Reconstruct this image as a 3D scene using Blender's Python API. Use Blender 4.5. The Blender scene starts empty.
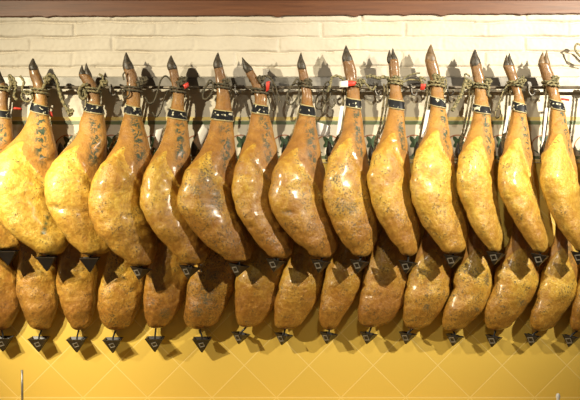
import bpy, bmesh, math, random
from mathutils import Vector, Matrix, noise

S = bpy.context.scene
COL = S.collection
PI = math.pi

# ------------------------------------------------------------------ camera
D = 3.2          # camera distance from the wall face
F = 820.0        # focal length in pixels of the 580 px frame
ZC = 1.75

def P(px, py, d=0.0):
    k = (D - d) / F
    return Vector(((px - 290.0) * k, -d, ZC + (200.0 - py) * k))

cam = bpy.data.cameras.new('camera')
cam.sensor_width = 36.0
cam.lens = 36.0 * F / 580.0
camo = bpy.data.objects.new('camera', cam)
COL.objects.link(camo)
camo.location = (0, -D, ZC)
camo.rotation_euler = (PI / 2, 0, 0)
S.camera = camo

# ------------------------------------------------------------------ world, lights, exposure
w = bpy.data.worlds.new('world'); S.world = w; w.use_nodes = True
bg = w.node_tree.nodes['Background']
bg.inputs[0].default_value = (1.0, 0.86, 0.66, 1)
bg.inputs[1].default_value = 0.085
S.view_settings.view_transform = 'Standard'
S.view_settings.look = 'None'
S.view_settings.gamma = 1.0
S.view_settings.use_curve_mapping = False
S.view_settings.exposure = 0.0

def spot(name, loc, target, energy, size_deg, blend, col, radius):
    l = bpy.data.lights.new(name, 'SPOT')
    l.energy = energy; l.spot_size = math.radians(size_deg); l.spot_blend = blend
    l.color = col; l.shadow_soft_size = radius
    o = bpy.data.objects.new(name, l); COL.objects.link(o)
    o.location = loc
    o.rotation_euler = (Vector(target) - Vector(loc)).to_track_quat('-Z', 'Y').to_euler()
    return o

WARM = (1.0, 0.89, 0.64)
spot('spot_lamp', (-1.85, -1.80, 2.74), P(225, 250, 0.1), 330, 76, 1.0, WARM, 0.025)
spot('spot_lamp', (-1.50, -1.85, 2.74), P(30, 225, 0.1), 300, 31, 1.0, WARM, 0.025)
spot('spot_lamp', (1.95, -1.70, 2.78), P(505, 80, 0.1), 455, 60, 1.0, (1.0, 0.92, 0.74), 0.025)
spot('spot_lamp', (0.20, -1.75, 2.78), P(440, 170, 0.1), 55, 56, 1.0, (1.0, 0.92, 0.74), 0.025)

# ------------------------------------------------------------------ helpers
def tag(o, label=None, cat=None, group=None, kind=None):
    if label: o['label'] = label
    if cat: o['category'] = cat
    if group: o['group'] = group
    if kind: o['kind'] = kind
    return o

def link_mesh(name, bm, mats, parent=None, smooth=True):
    me = bpy.data.meshes.new(name)
    bm.normal_update()
    bm.to_mesh(me); bm.free()
    if not isinstance(mats, (list, tuple)): mats = [mats]
    for m in mats: me.materials.append(m)
    if smooth:
        me.polygons.foreach_set('use_smooth', [True] * len(me.polygons))
    o = bpy.data.objects.new(name, me); COL.objects.link(o)
    if parent is not None:
        o.parent = parent
        o.matrix_parent_inverse = Matrix.Identity(4)
        o.location = -parent.location
    return o

def empty(name, loc):
    o = bpy.data.objects.new(name, None); COL.objects.link(o)
    o.empty_display_size = 0.03
    o.location = loc
    return o

def box(bm, x0, x1, y0, y1, z0, z1, mi=0):
    vs = [bm.verts.new((x, y, z)) for x in (x0, x1) for y in (y0, y1) for z in (z0, z1)]
    for f in ((0, 1, 3, 2), (4, 6, 7, 5), (0, 4, 5, 1), (2, 3, 7, 6), (0, 2, 6, 4), (1, 5, 7, 3)):
        fc = bm.faces.new([vs[i] for i in f]); fc.material_index = mi

def catmull(pts, n=8, closed=False):
    pts = [Vector(p) for p in pts]
    if closed:
        q = [pts[-1]] + pts + [pts[0], pts[1]]
    else:
        q = [pts[0] * 2 - pts[1]] + pts + [pts[-1] * 2 - pts[-2]]
    out = []
    for i in range(1, len(q) - 2):
        a, b, c, d = q[i - 1], q[i], q[i + 1], q[i + 2]
        for k in range(n):
            t = k / n
            out.append(0.5 * ((2 * b) + (c - a) * t + (2 * a - 5 * b + 4 * c - d) * t * t + (3 * b - a - 3 * c + d) * t ** 3))
    if not closed: out.append(q[-2].copy())
    return out

def tube(bm, path, r, sides=8, twist=0.0, lobe=0.0, closed=False, taper=None, lobes=2):
    n = len(path)
    rings = []
    up = Vector((0, 1, 0.2)).normalized()
    s = 0.0
    for i, p in enumerate(path):
        a = path[i - 1] if (i > 0 or closed) else path[i]
        b = path[(i + 1) % n] if (i < n - 1 or closed) else path[i]
        t = (b - a)
        if t.length < 1e-9: t = Vector((0, 0, 1))
        t.normalize()
        x = up.cross(t)
        if x.length < 1e-4: x = Vector((1, 0, 0)).cross(t)
        x.normalize(); y = t.cross(x).normalized()
        up = y.cross(t) * -1 if False else y
        up = y
        if i > 0: s += (p - path[i - 1]).length
        rr = r * (taper(i / (n - 1)) if taper else 1.0)
        ring = []
        for k in range(sides):
            th = 2 * PI * k / sides
            q = rr * (1 + lobe * math.cos(lobes * (th - twist * s)))
            ring.append(bm.verts.new(p + x * (q * math.cos(th)) + y * (q * math.sin(th))))
        rings.append(ring)
    m = n if closed else n - 1
    for i in range(m):
        A, B = rings[i], rings[(i + 1) % n]
        for k in range(sides):
            bm.faces.new((A[k], A[(k + 1) % sides], B[(k + 1) % sides], B[k]))
    if not closed:
        bm.faces.new(list(reversed(rings[0]))); bm.faces.new(rings[-1])

def lerp_table(rows, y, j):
    # monotone-ish cubic through table rows (y, v1, v2)
    if y <= rows[0][0]: return rows[0][j]
    if y >= rows[-1][0]: return rows[-1][j]
    for i in range(len(rows) - 1):
        if rows[i][0] <= y <= rows[i + 1][0]: break
    y0, y1 = rows[i][0], rows[i + 1][0]
    h = y1 - y0
    def slope(k):
        a = max(k - 1, 0); b = min(k + 1, len(rows) - 1)
        return (rows[b][j] - rows[a][j]) / (rows[b][0] - rows[a][0])
    t = (y - y0) / h
    p0, p1, m0, m1 = rows[i][j], rows[i + 1][j], slope(i) * h, slope(i + 1) * h
    return (2 * t ** 3 - 3 * t * t + 1) * p0 + (t ** 3 - 2 * t * t + t) * m0 + (-2 * t ** 3 + 3 * t * t) * p1 + (t ** 3 - t * t) * m1

def sm(a, b, x):
    if a == b: return 0.0 if x < a else 1.0
    t = max(0.0, min(1.0, (x - a) / (b - a)))
    return t * t * (3 - 2 * t)

# ------------------------------------------------------------------ materials
class NT:
    def __init__(self, name):
        m = bpy.data.materials.new(name); m.use_nodes = True
        self.m = m; self.t = m.node_tree; self.n = self.t.nodes
        self.b = self.n['Principled BSDF']
    def new(self, typ, **kw):
        nd = self.n.new(typ)
        for k, v in kw.items():
            if k in nd.inputs.keys(): nd.inputs[k].default_value = v
            else: setattr(nd, k, v)
        return nd
    def link(self, a, b): self.t.links.new(a, b)
    def noise(self, vec, scale, detail=4, rough=0.6, dist=0.0):
        nd = self.new('ShaderNodeTexNoise')
        nd.inputs['Scale'].default_value = scale; nd.inputs['Detail'].default_value = detail
        nd.inputs['Roughness'].default_value = rough; nd.inputs['Distortion'].default_value = dist
        if vec is not None: self.link(vec, nd.inputs['Vector'])
        return nd.outputs['Fac']
    def ramp(self, fac, stops):
        nd = self.new('ShaderNodeValToRGB')
        cr = nd.color_ramp
        while len(cr.elements) < len(stops): cr.elements.new(0.5)
        for e, (p, c) in zip(cr.elements, stops):
            e.position = p; e.color = c if len(c) == 4 else (*c, 1)
        self.link(fac, nd.inputs['Fac']); return nd.outputs['Color']
    def mix(self, fac, a, b, typ='MIX'):
        nd = self.n.new('ShaderNodeMix'); nd.data_type = 'RGBA'; nd.blend_type = typ
        for sock, v in ((nd.inputs[0], fac), (nd.inputs[6], a), (nd.inputs[7], b)):
            if isinstance(v, bpy.types.NodeSocket): self.link(v, sock)
            elif isinstance(v, (int, float)): sock.default_value = v
            else: sock.default_value = (*v, 1) if len(v) == 3 else v
        return nd.outputs[2]
    def math(self, op, a, b=0.0, c=None, clamp=False):
        nd = self.n.new('ShaderNodeMath'); nd.operation = op; nd.use_clamp = clamp
        for i, v in enumerate((a, b, c)):
            if v is None: continue
            if isinstance(v, bpy.types.NodeSocket): self.link(v, nd.inputs[i])
            else: nd.inputs[i].default_value = v
        return nd.outputs[0]
    def bump(self, h, strength, dist):
        nd = self.new('ShaderNodeBump'); nd.inputs['Strength'].default_value = strength
        nd.inputs['Distance'].default_value = dist
        self.link(h, nd.inputs['Height']); self.link(nd.outputs[0], self.b.inputs['Normal'])
        return nd
    def sep(self, v):
        nd = self.new('ShaderNodeSeparateXYZ'); self.link(v, nd.inputs[0]); return nd.outputs
    def geo(self): return self.new('ShaderNodeNewGeometry').outputs['Position']

def simple(name, col, rough=0.6, metal=0.0, var=0.25, scale=60, bump=0.2, spec=0.5):
    g = NT(name); pos = g.geo()
    n = g.noise(pos, scale)
    dark = tuple(c * (1 - var) for c in col); lite = tuple(min(1, c * (1 + var)) for c in col)
    g.link(g.ramp(n, [(0.3, dark), (0.7, lite)]), g.b.inputs['Base Color'])
    g.b.inputs['Roughness'].default_value = rough; g.b.inputs['Metallic'].default_value = metal
    g.b.inputs['Specular IOR Level'].default_value = spec
    if bump: g.bump(n, bump, 0.002)
    return g.m

# cured ham: colour attribute 'zones' R = skin, G = position from top to bottom, B = ink stamps ; object colour = mould, yellow, dark
def ham_material():
    g = NT('cured_ham')
    at = g.new('ShaderNodeAttribute', attribute_name='zones')
    z = g.sep(at.outputs['Color']); skin, along, ink = z[0], z[1], z[2]
    at2 = g.new('ShaderNodeAttribute', attribute_name='marks')
    z2 = g.sep(at2.outputs['Color']); hole, crust = z2[0], z2[1]
    oi = g.new('ShaderNodeObjectInfo')
    oc = g.sep(oi.outputs['Color']); mould, yellow, dark = oc[0], oc[1], oc[2]
    pos = g.geo()
    n1 = g.noise(pos, 10, 4, 0.6, 0.5)
    n2 = g.noise(pos, 22, 6, 0.65, 0.3)
    n3 = g.noise(pos, 75, 5, 0.7)
    n4 = g.noise(pos, 140, 3, 0.6)
    # fat colours
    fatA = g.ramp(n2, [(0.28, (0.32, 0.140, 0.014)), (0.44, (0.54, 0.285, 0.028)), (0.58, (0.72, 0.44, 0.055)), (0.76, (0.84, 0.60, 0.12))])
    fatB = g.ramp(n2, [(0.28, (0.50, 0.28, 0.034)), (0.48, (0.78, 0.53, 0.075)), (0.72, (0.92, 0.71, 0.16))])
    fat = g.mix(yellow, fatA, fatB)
    fat = g.mix(g.ramp(n3, [(0.40, (0.45, 0.45, 0.45)), (0.56, (0, 0, 0))]), fat, (0.40, 0.17, 0.022))
    fat = g.mix(g.ramp(n3, [(0.56, (0, 0, 0)), (0.70, (0.5, 0.5, 0.5))]), fat, (0.90, 0.66, 0.22))
    br = g.ramp(n1, [(0.40, (0, 0, 0)), (0.62, (1, 1, 1))])
    fat = g.mix(g.math('MULTIPLY', br, g.math('SUBTRACT', 0.72, g.math('MULTIPLY', yellow, 0.35))), fat, (0.30, 0.115, 0.018))
    # lower meat end, browner
    low = g.math('ADD', along, g.math('MULTIPLY', g.math('SUBTRACT', n2, 0.5), 0.45))
    lowf = g.ramp(low, [(0.52, (0, 0, 0)), (0.80, (1, 1, 1))])
    meat = g.ramp(n3, [(0.3, (0.15, 0.055, 0.010)), (0.55, (0.33, 0.140, 0.022)), (0.75, (0.52, 0.26, 0.045))])
    fat = g.mix(g.math('MULTIPLY', lowf, g.math('SUBTRACT', 0.95, g.math('MULTIPLY', yellow, 0.55))), fat, meat)
    # skin
    sk = g.ramp(n2, [(0.3, (0.16, 0.060, 0.010)), (0.5, (0.34, 0.145, 0.022)), (0.7, (0.48, 0.235, 0.040))])
    skf = g.ramp(g.math('ADD', skin, g.math('MULTIPLY', g.math('SUBTRACT', n3, 0.5), 0.25)), [(0.42, (0, 0, 0)), (0.55, (1, 1, 1))])
    sk = g.mix(g.math('MULTIPLY', yellow, 0.35), sk, (0.75, 0.40, 0.09))
    col = g.mix(g.math('MULTIPLY', skf, 0.95), fat, sk)
    # crust patches
    cr = g.ramp(g.math('ADD', g.math('MULTIPLY', crust, 0.55), g.math('MULTIPLY', n3, 0.6)), [(0.58, (0, 0, 0)), (0.80, (1, 1, 1))])
    cr = g.math('MULTIPLY', cr, g.ramp(n4, [(0.40, (0.15, 0.15, 0.15)), (0.54, (1, 1, 1))]))
    col = g.mix(g.math('MULTIPLY', cr, 0.85), col, (0.105, 0.095, 0.050))
    # mould specks
    sp = g.ramp(n4, [(0.53, (0, 0, 0)), (0.59, (1, 1, 1))])
    where = g.ramp(g.math('ADD', n2, g.math('SUBTRACT', g.math('MULTIPLY', mould, 0.16), 0.04)), [(0.50, (0, 0, 0)), (0.62, (1, 1, 1))])
    mfs = g.math('MULTIPLY', g.math('MULTIPLY', sp, where), g.math('SUBTRACT', 0.85, g.math('MULTIPLY', skin, 0.5)))
    col = g.mix(mfs, col, (0.075, 0.060, 0.025))
    # small dark pits
    vo = g.new('ShaderNodeTexVoronoi'); vo.inputs['Scale'].default_value = 62
    g.link(pos, vo.inputs['Vector'])
    pit = g.math('LESS_THAN', vo.outputs['Distance'], 0.13)
    gate = g.math('GREATER_THAN', n2, 0.53)
    pit = g.math('MULTIPLY', g.math('MULTIPLY', pit, gate), 0.75)
    col = g.mix(pit, col, (0.09, 0.05, 0.02))
    # scars
    col = g.mix(g.math('MULTIPLY', hole, 0.5), col, (0.10, 0.045, 0.014))
    # ink stamps
    ik = g.math('MULTIPLY', ink, g.ramp(g.noise(pos, 52, 6, 0.75, 0.7), [(0.48, (0, 0, 0)), (0.53, (1, 1, 1))]))
    col = g.mix(g.math('MULTIPLY', ik, 0.92), col, (0.004, 0.055, 0.036))
    # leathery shank near the hoof
    col = g.mix(g.math('MULTIPLY', z2[2], g.math('ADD', 0.42, g.math('MULTIPLY', n3, 0.75))), col, (0.135, 0.064, 0.022))
    col = g.mix(g.math('MULTIPLY', at.outputs['Alpha'], g.math('SUBTRACT', 1.0, skin)), col, (0.01, 0.075, 0.045))
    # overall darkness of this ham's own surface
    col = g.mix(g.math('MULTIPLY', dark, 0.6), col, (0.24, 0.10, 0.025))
    g.link(col, g.b.inputs['Base Color'])
    ro = g.math('ADD', 0.20, g.math('MULTIPLY', n3, 0.34))
    ro = g.math('ADD', ro, g.math('MULTIPLY', skf, 0.10))
    g.link(ro, g.b.inputs['Roughness'])
    g.b.inputs['Specular IOR Level'].default_value = 0.5
    g.b.inputs['Coat Weight'].default_value = 0.35
    g.b.inputs['Coat Roughness'].default_value = 0.20
    h = g.math('ADD', n3, g.math('MULTIPLY', n2, 1.6))
    h = g.math('SUBTRACT', h, g.math('MULTIPLY', pit, 0.8))
    g.bump(h, 0.6, 0.006)
    return g.m

M_HAM = ham_material()
M_HORN = simple('dark_hoof_horn', (0.030, 0.020, 0.012), 0.42, 0, 0.6, 90, 0.3)
M_HORN2 = simple('brown_hoof_horn', (0.14, 0.085, 0.04), 0.45, 0, 0.6, 70, 0.3)
M_SPIKE = simple('black_spike', (0.02, 0.018, 0.016), 0.35)
M_CUP = simple('black_plastic', (0.016, 0.012, 0.010), 0.38, 0, 0.3, 40, 0.1)
M_BADGE = simple('grey_plastic', (0.22, 0.19, 0.15), 0.5, 0, 0.3, 150, 0.2)
M_STEEL = simple('brushed_steel', (0.21, 0.19, 0.16), 0.36, 0.25, 0.45, 14, 0.05)
M_ROD = simple('dark_steel', (0.15, 0.12, 0.085), 0.4, 0.3, 0.3, 60, 0.1)
M_RED = simple('red_plastic', (0.62, 0.05, 0.03), 0.4, 0, 0.2, 60, 0.1)
M_PAPER = simple('white_paper', (0.80, 0.77, 0.72), 0.7, 0, 0.08, 40, 0.1)
M_CEIL = simple('grey_paint', (0.32, 0.30, 0.26), 0.8, 0, 0.1, 30, 0.1)
M_FLOOR = simple('brown_floor', (0.20, 0.12, 0.07), 0.6, 0, 0.2, 8, 0.1)
M_GREYROD = simple('grey_metal', (0.36, 0.33, 0.29), 0.4, 0.6, 0.15, 60, 0.05)
M_WHITE = simple('white_ceramic', (0.75, 0.74, 0.72), 0.3, 0, 0.05, 60, 0.05)

def rope_material(name, a, b):
    g = NT(name); pos = g.geo()
    n = g.noise(pos, 160, 3, 0.6); n2 = g.noise(pos, 30, 2)
    c = g.ramp(n, [(0.36, a), (0.60, b)])
    c = g.mix(g.math('MULTIPLY', n2, 0.4), c, (0.05, 0.05, 0.03))
    g.link(c, g.b.inputs['Base Color']); g.b.inputs['Roughness'].default_value = 0.85
    g.bump(n, 0.6, 0.002)
    return g.m
M_ROPE = rope_material('olive_twine', (0.035, 0.045, 0.022), (0.36, 0.29, 0.14))
M_CORD = rope_material('dark_cord', (0.03, 0.026, 0.016), (0.13, 0.10, 0.055))
M_STRAND = rope_material('beige_twine', (0.11, 0.09, 0.045), (0.50, 0.41, 0.24))

M_HORN = rope_material('dark_hoof_horn', (0.012, 0.009, 0.007), (0.07, 0.045, 0.025))
M_HORN.node_tree.nodes['Principled BSDF'].inputs['Roughness'].default_value = 0.45

def band_material():
    g = NT('printed_band'); pos = g.geo()
    n = g.noise(pos, 70, 2, 0.5, 0.5)
    z = g.sep(pos)
    c = g.ramp(n, [(0.61, (0.012, 0.012, 0.014)), (0.63, (0.62, 0.58, 0.42))])
    g.link(c, g.b.inputs['Base Color']); g.b.inputs['Roughness'].default_value = 0.32
    return g.m
M_BAND = band_material()
M_EDGE = simple('gold_edge', (0.42, 0.34, 0.16), 0.45, 0, 0.2, 60, 0)

def wall_paint():
    g = NT('white_painted_masonry'); pos = g.geo()
    n = g.noise(pos, 5, 5, 0.6); n2 = g.noise(pos, 60, 5, 0.65)
    c = g.ramp(n, [(0.3, (0.52, 0.455, 0.36)), (0.7, (0.60, 0.535, 0.435))])
    c = g.mix(g.math('MULTIPLY', g.ramp(n2, [(0.62, (0, 0, 0)), (0.78, (1, 1, 1))]), 0.25), c, (0.46, 0.40, 0.32))
    g.link(c, g.b.inputs['Base Color']); g.b.inputs['Roughness'].default_value = 0.62
    g.bump(n2, 0.35, 0.004)
    return g.m
M_WALL = wall_paint()
M_PLASTER = simple('cream_tile', (0.60, 0.54, 0.42), 0.28, 0, 0.05, 8, 0.05)

def wood():
    g = NT('brown_wood'); pos = g.geo()
    mp = g.new('ShaderNodeMapping'); mp.inputs['Scale'].default_value = (1.2, 6, 26)
    g.link(pos, mp.inputs['Vector'])
    n = g.noise(mp.outputs[0], 3.5, 6, 0.6, 0.8)
    n2 = g.noise(mp.outputs[0], 16, 4, 0.7)
    c = g.ramp(n, [(0.3, (0.095, 0.030, 0.011)), (0.55, (0.155, 0.053, 0.019)), (0.75, (0.20, 0.078, 0.028))])
    c = g.mix(g.math('MULTIPLY', n2, 0.35), c, (0.11, 0.05, 0.025))
    g.link(c, g.b.inputs['Base Color']); g.b.inputs['Roughness'].default_value = 0.5
    g.bump(n, 0.3, 0.003)
    return g.m
M_WOOD = wood()

T_HALF = 32.25 * D / F      # half a tile diagonal on the wall
T_X0 = P(83, 397).x; T_Z0 = P(83, 397.5).z
def tiles():
    g = NT('yellow_diamond_tiles'); pos = g.geo(); s = g.sep(pos)
    x = g.math('SUBTRACT', s[0], T_X0); z = g.math('SUBTRACT', s[2], T_Z0)
    u = g.math('DIVIDE', g.math('ADD', x, z), 2 * T_HALF)
    v = g.math('DIVIDE', g.math('SUBTRACT', x, z), 2 * T_HALF)
    def dist(a):
        f = g.math('FRACT', g.math('ADD', a, 0.5))
        return g.math('ABSOLUTE', g.math('SUBTRACT', f, 0.5))
    d = g.math('MINIMUM', dist(u), dist(v))
    d = g.math('MINIMUM', d, g.math('MULTIPLY', g.math('ABSOLUTE', z), 3.4))
    groove = g.ramp(d, [(0.004, (1, 1, 1)), (0.013, (0, 0, 0))])
    # slight tone change from tile to tile
    cu = g.math('FLOOR', g.math('ADD', u, 0.0)); cv = g.math('FLOOR', g.math('ADD', v, 0.0))
    cb = g.new('ShaderNodeCombineXYZ'); g.link(cu, cb.inputs[0]); g.link(cv, cb.inputs[1])
    wn = g.new('ShaderNodeTexWhiteNoise'); wn.noise_dimensions = '3D'; g.link(cb.outputs[0], wn.inputs['Vector'])
    base = g.ramp(wn.outputs['Value'], [(0.0, (0.66, 0.45, 0.080)), (1.0, (0.70, 0.48, 0.092))])
    n = g.noise(pos, 12, 4)
    base = g.mix(g.math('MULTIPLY', n, 0.25), base, (0.66, 0.45, 0.09))
    col = g.mix(g.math('MULTIPLY', groove, 0.7), base, (0.84, 0.64, 0.24))
    g.link(col, g.b.inputs['Base Color']); g.b.inputs['Roughness'].default_value = 0.42
    g.bump(g.math('SUBTRACT', 1.0, groove), 0.25, 0.002)
    return g.m
M_TILE = tiles()
M_YSTR = simple('yellow_stripe', (0.74, 0.57, 0.20), 0.3, 0, 0.08, 20, 0)
M_GSTR = simple('green_stripe', (0.16, 0.20, 0.10), 0.3, 0, 0.15, 20, 0)
M_ARC = simple('rust_glaze', (0.36, 0.13, 0.06), 0.35, 0, 0.2, 40, 0)
M_LEAF = simple('green_glaze', (0.045, 0.075, 0.035), 0.35, 0, 0.6, 120, 0)

# ------------------------------------------------------------------ setting
XL, XR = -1.75, 1.75
def build_brick_wall():
    bm = bmesh.new()
    y0, y1 = 10.0, 77.0
    x0, x1 = -60.0, 640.0
    nx, ny = 700, 90
    joints = [7.7, 22.5, 37.4, 52.2, 67.2]
    offs = {0: 74.0, 1: 32.0, 2: 74.0, 3: 31.0, 4: 73.0, 5: 31.0}
    grid = []
    for j in range(ny + 1):
        py = y0 + (y1 - y0) * j / ny
        row = []
        for i in range(nx + 1):
            px = x0 + (x1 - x0) * i / nx
            wob = noise.noise(Vector((px * 0.035, py * 0.02, 1.3))) * 1.6 + noise.noise(Vector((px * 0.2, py * 0.1, 4.0))) * 0.5
            yy = py + wob * 0.7
            dj = min(abs(yy - q) for q in joints)
            course = sum(1 for q in joints if yy > q)
            off = offs[course] + 3.0 * noise.noise(Vector((course * 7.7, int(px / 82), 2.0)))
            f = ((px + wob - off) / 82.3) % 1.0
            dv = min(f, 1 - f) * 82.3
            strength = 0.35 + 0.65 * sm(-0.15, 0.25, noise.noise(Vector((px * 0.03, course * 3.1, 8.0))))
            strv = 0.25 + 0.6 * sm(-0.2, 0.3, noise.noise(Vector((px * 0.02, course * 5.1, 18.0))))
            gr = max((1 - sm(0.4, 2.0, dj)) * strength, (1 - sm(0.5, 2.6, dv)) * strv * 0.7)
            if py > 68.5: gr *= 1 - sm(68.5, 70.5, py)
            pillow = 0.0022 * noise.noise(Vector((px * 0.05, py * 0.09, 3.0))) + 0.0012 * noise.noise(Vector((px * 0.3, py * 0.3, 3.0)))
            if py > 69: pillow *= 0.4
            d = 0.009 - 0.0125 * gr + pillow
            p = P(px, py, 0.0)
            v = bm.verts.new((p.x, -d, p.z))
            row.append(v)
        grid.append(row)
    for j in range(ny):
        for i in range(nx):
            bm.faces.new((grid[j][i], grid[j + 1][i], grid[j + 1][i + 1], grid[j][i + 1]))
    o = link_mesh('wall_upper', bm, M_WALL); tag(o, kind='structure')
build_brick_wall()

def wall_panel(name, y0, y1, mat, d=0.0, thick=0.08):
    bm = bmesh.new()
    a = P(0, y0).z; b = P(0, y1).z if y1 is not None else 0.0
    box(bm, XL, XR, -d, thick, b, a)
    o = link_mesh(name, bm, mat, smooth=False); tag(o, kind='structure'); return o
wall_panel('wall_backing', -250, 77, M_WALL, -0.005)
wall_panel('wall_middle', 77, 116.5, M_PLASTER, 0.004)
wall_panel('wall_tiled', 163, None, M_TILE, 0.0)

# decorative tile border
def build_border():
    bm = bmesh.new()
    zt = lambda y: P(0, y).z
    box(bm, XL, XR, -0.004, 0.08, zt(163), zt(116.5), 0)
    def strip(ya, yb, mi): box(bm, XL, XR, -0.0052, -0.004, zt(yb), zt(ya), mi)
    strip(117.0, 120.6, 1); strip(121.2, 124.6, 2)
    strip(156.0, 158.8, 2); strip(159.4, 162.4, 1)
    k = D / F
    for n in range(-2, 16):
        cx = 284.5 + (n - 6) * 43.2
        c = P(cx, 147.5)
        R = 13.5 * k; wd = 1.1 * k
        prev = None
        for a in range(0, 25):
            th = PI * a / 24
            q = [bm.verts.new((c.x + rr * math.cos(th), -0.0050, c.z + rr * 0.95 * math.sin(th))) for rr in (R, R - wd)]
            if prev:
                f = bm.faces.new((prev[0], q[0], q[1], prev[1])); f.material_index = 3
            prev = q
        # vine leaf
        lc = P(cx + 1.0, 143.0)
        pts = []
        for a in range(30):
            th = 2 * PI * a / 30
            rr = (6.2 + 2.0 * math.cos(5 * th + 0.6) + 0.8 * math.sin(3 * th)) * k
            pts.append(bm.verts.new((lc.x + rr * math.cos(th) * 0.85, -0.0051, lc.z + rr * math.sin(th) * 1.1)))
        f = bm.faces.new(pts); f.material_index = 4
        if f.normal.y > 0: f.normal_flip()
        for (ax, ay, bx, by) in ((0, 8, -3, 13), (-11, 7, -7, 10), (10, 6, 6, 11)):
            p0 = P(cx + ax, 143 + ay); p1 = P(cx + bx, 143 + by)
            vs = [bm.verts.new((p0.x, -0.0049, p0.z)), bm.verts.new((p0.x + 2 * k, -0.0049, p0.z)),
                  bm.verts.new((p1.x + 2 * k, -0.0049, p1.z)), bm.verts.new((p1.x, -0.0049, p1.z))]
            bm.faces.new(vs).material_index = 4
    o = link_mesh('trim_1', bm, [M_PLASTER, M_YSTR, M_GSTR, M_ARC, M_LEAF], smooth=False)
    tag(o, kind='structure')
build_border()

# wooden beam with a ragged lower edge
def build_beam():
    bm = bmesh.new()
    N = 260
    rings = []
    for i in range(N + 1):
        px = -70 + 720 * i / N
        e = 17.6 - px * 0.0035 + 0.5 * noise.noise(Vector((px * 0.03, 0, 0))) + 0.5 * noise.noise(Vector((px * 0.15, 5, 0)))
        for q, dd in ((48, 1.5), (278, 1.4), (355, 2.0), (404, 1.4), (441, 1.8), (519, 1.4)):
            e += dd * math.exp(-((px - q) / 4.0) ** 2)
        e -= 1.2 * sm(350, 362, px) * 0.6
        X = P(px, 0).x
        zt = P(0, 1.2).z; zb = P(0, e).z
        rings.append([bm.verts.new((X, 0.03, zt)), bm.verts.new((X, -0.019, zt)), bm.verts.new((X, -0.022, zt - 0.003)),
                      bm.verts.new((X, -0.022, zb + 0.002)), bm.verts.new((X, -0.018, zb)), bm.verts.new((X, 0.03, zb))])
    for a, b in zip(rings, rings[1:]):
        for k in range(6):
            bm.faces.new((a[k], b[k], b[(k + 1) % 6], a[(k + 1) % 6]))
    bm.faces.new(rings[0]); bm.faces.new(list(reversed(rings[-1])))
    o = link_mesh('trim_2', bm, M_WOOD, smooth=False); tag(o, kind='structure')
    bm = bmesh.new(); z = P(0, 1.0).z
    box(bm, XL, XR, -0.03, 0.05, z, z + 0.03)
    o = link_mesh('trim_3', bm, M_CEIL, smooth=False); tag(o, kind='structure')
    bm = bmesh.new(); box(bm, XL, XR, -3.9, 0.08, z + 0.95, z + 1.0)
    o = link_mesh('ceiling', bm, M_CEIL, smooth=False); tag(o, kind='structure')
    bm = bmesh.new(); box(bm, XL, XR, -3.9, 0.08, -0.05, 0)
    o = link_mesh('floor', bm, M_FLOOR, smooth=False); tag(o, kind='structure')
    # ledge that the small things at the bottom stand on, just below the frame
    bm = bmesh.new(); zl = P(0, 402.5, 0).z
    box(bm, XL, XR, -0.30, -0.001, zl - 0.04, zl)
    o = link_mesh('trim_4', bm, M_TILE, smooth=False); tag(o, kind='structure')
    return zl
Z_LEDGE = build_beam()

# ------------------------------------------------------------------ hams
rnd = random.Random(4)

def axis_depth_upper(y, tip):
    return 0.095 + 0.098 * sm(tip + 30, tip + 135, y)
def axis_depth_lower(y, tip):
    return 0.046 + 0.016 * sm(tip + 40, tip + 120, y) - 0.019 * sm(tip + 165, tip + 192, y)

class Ham: pass

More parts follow.
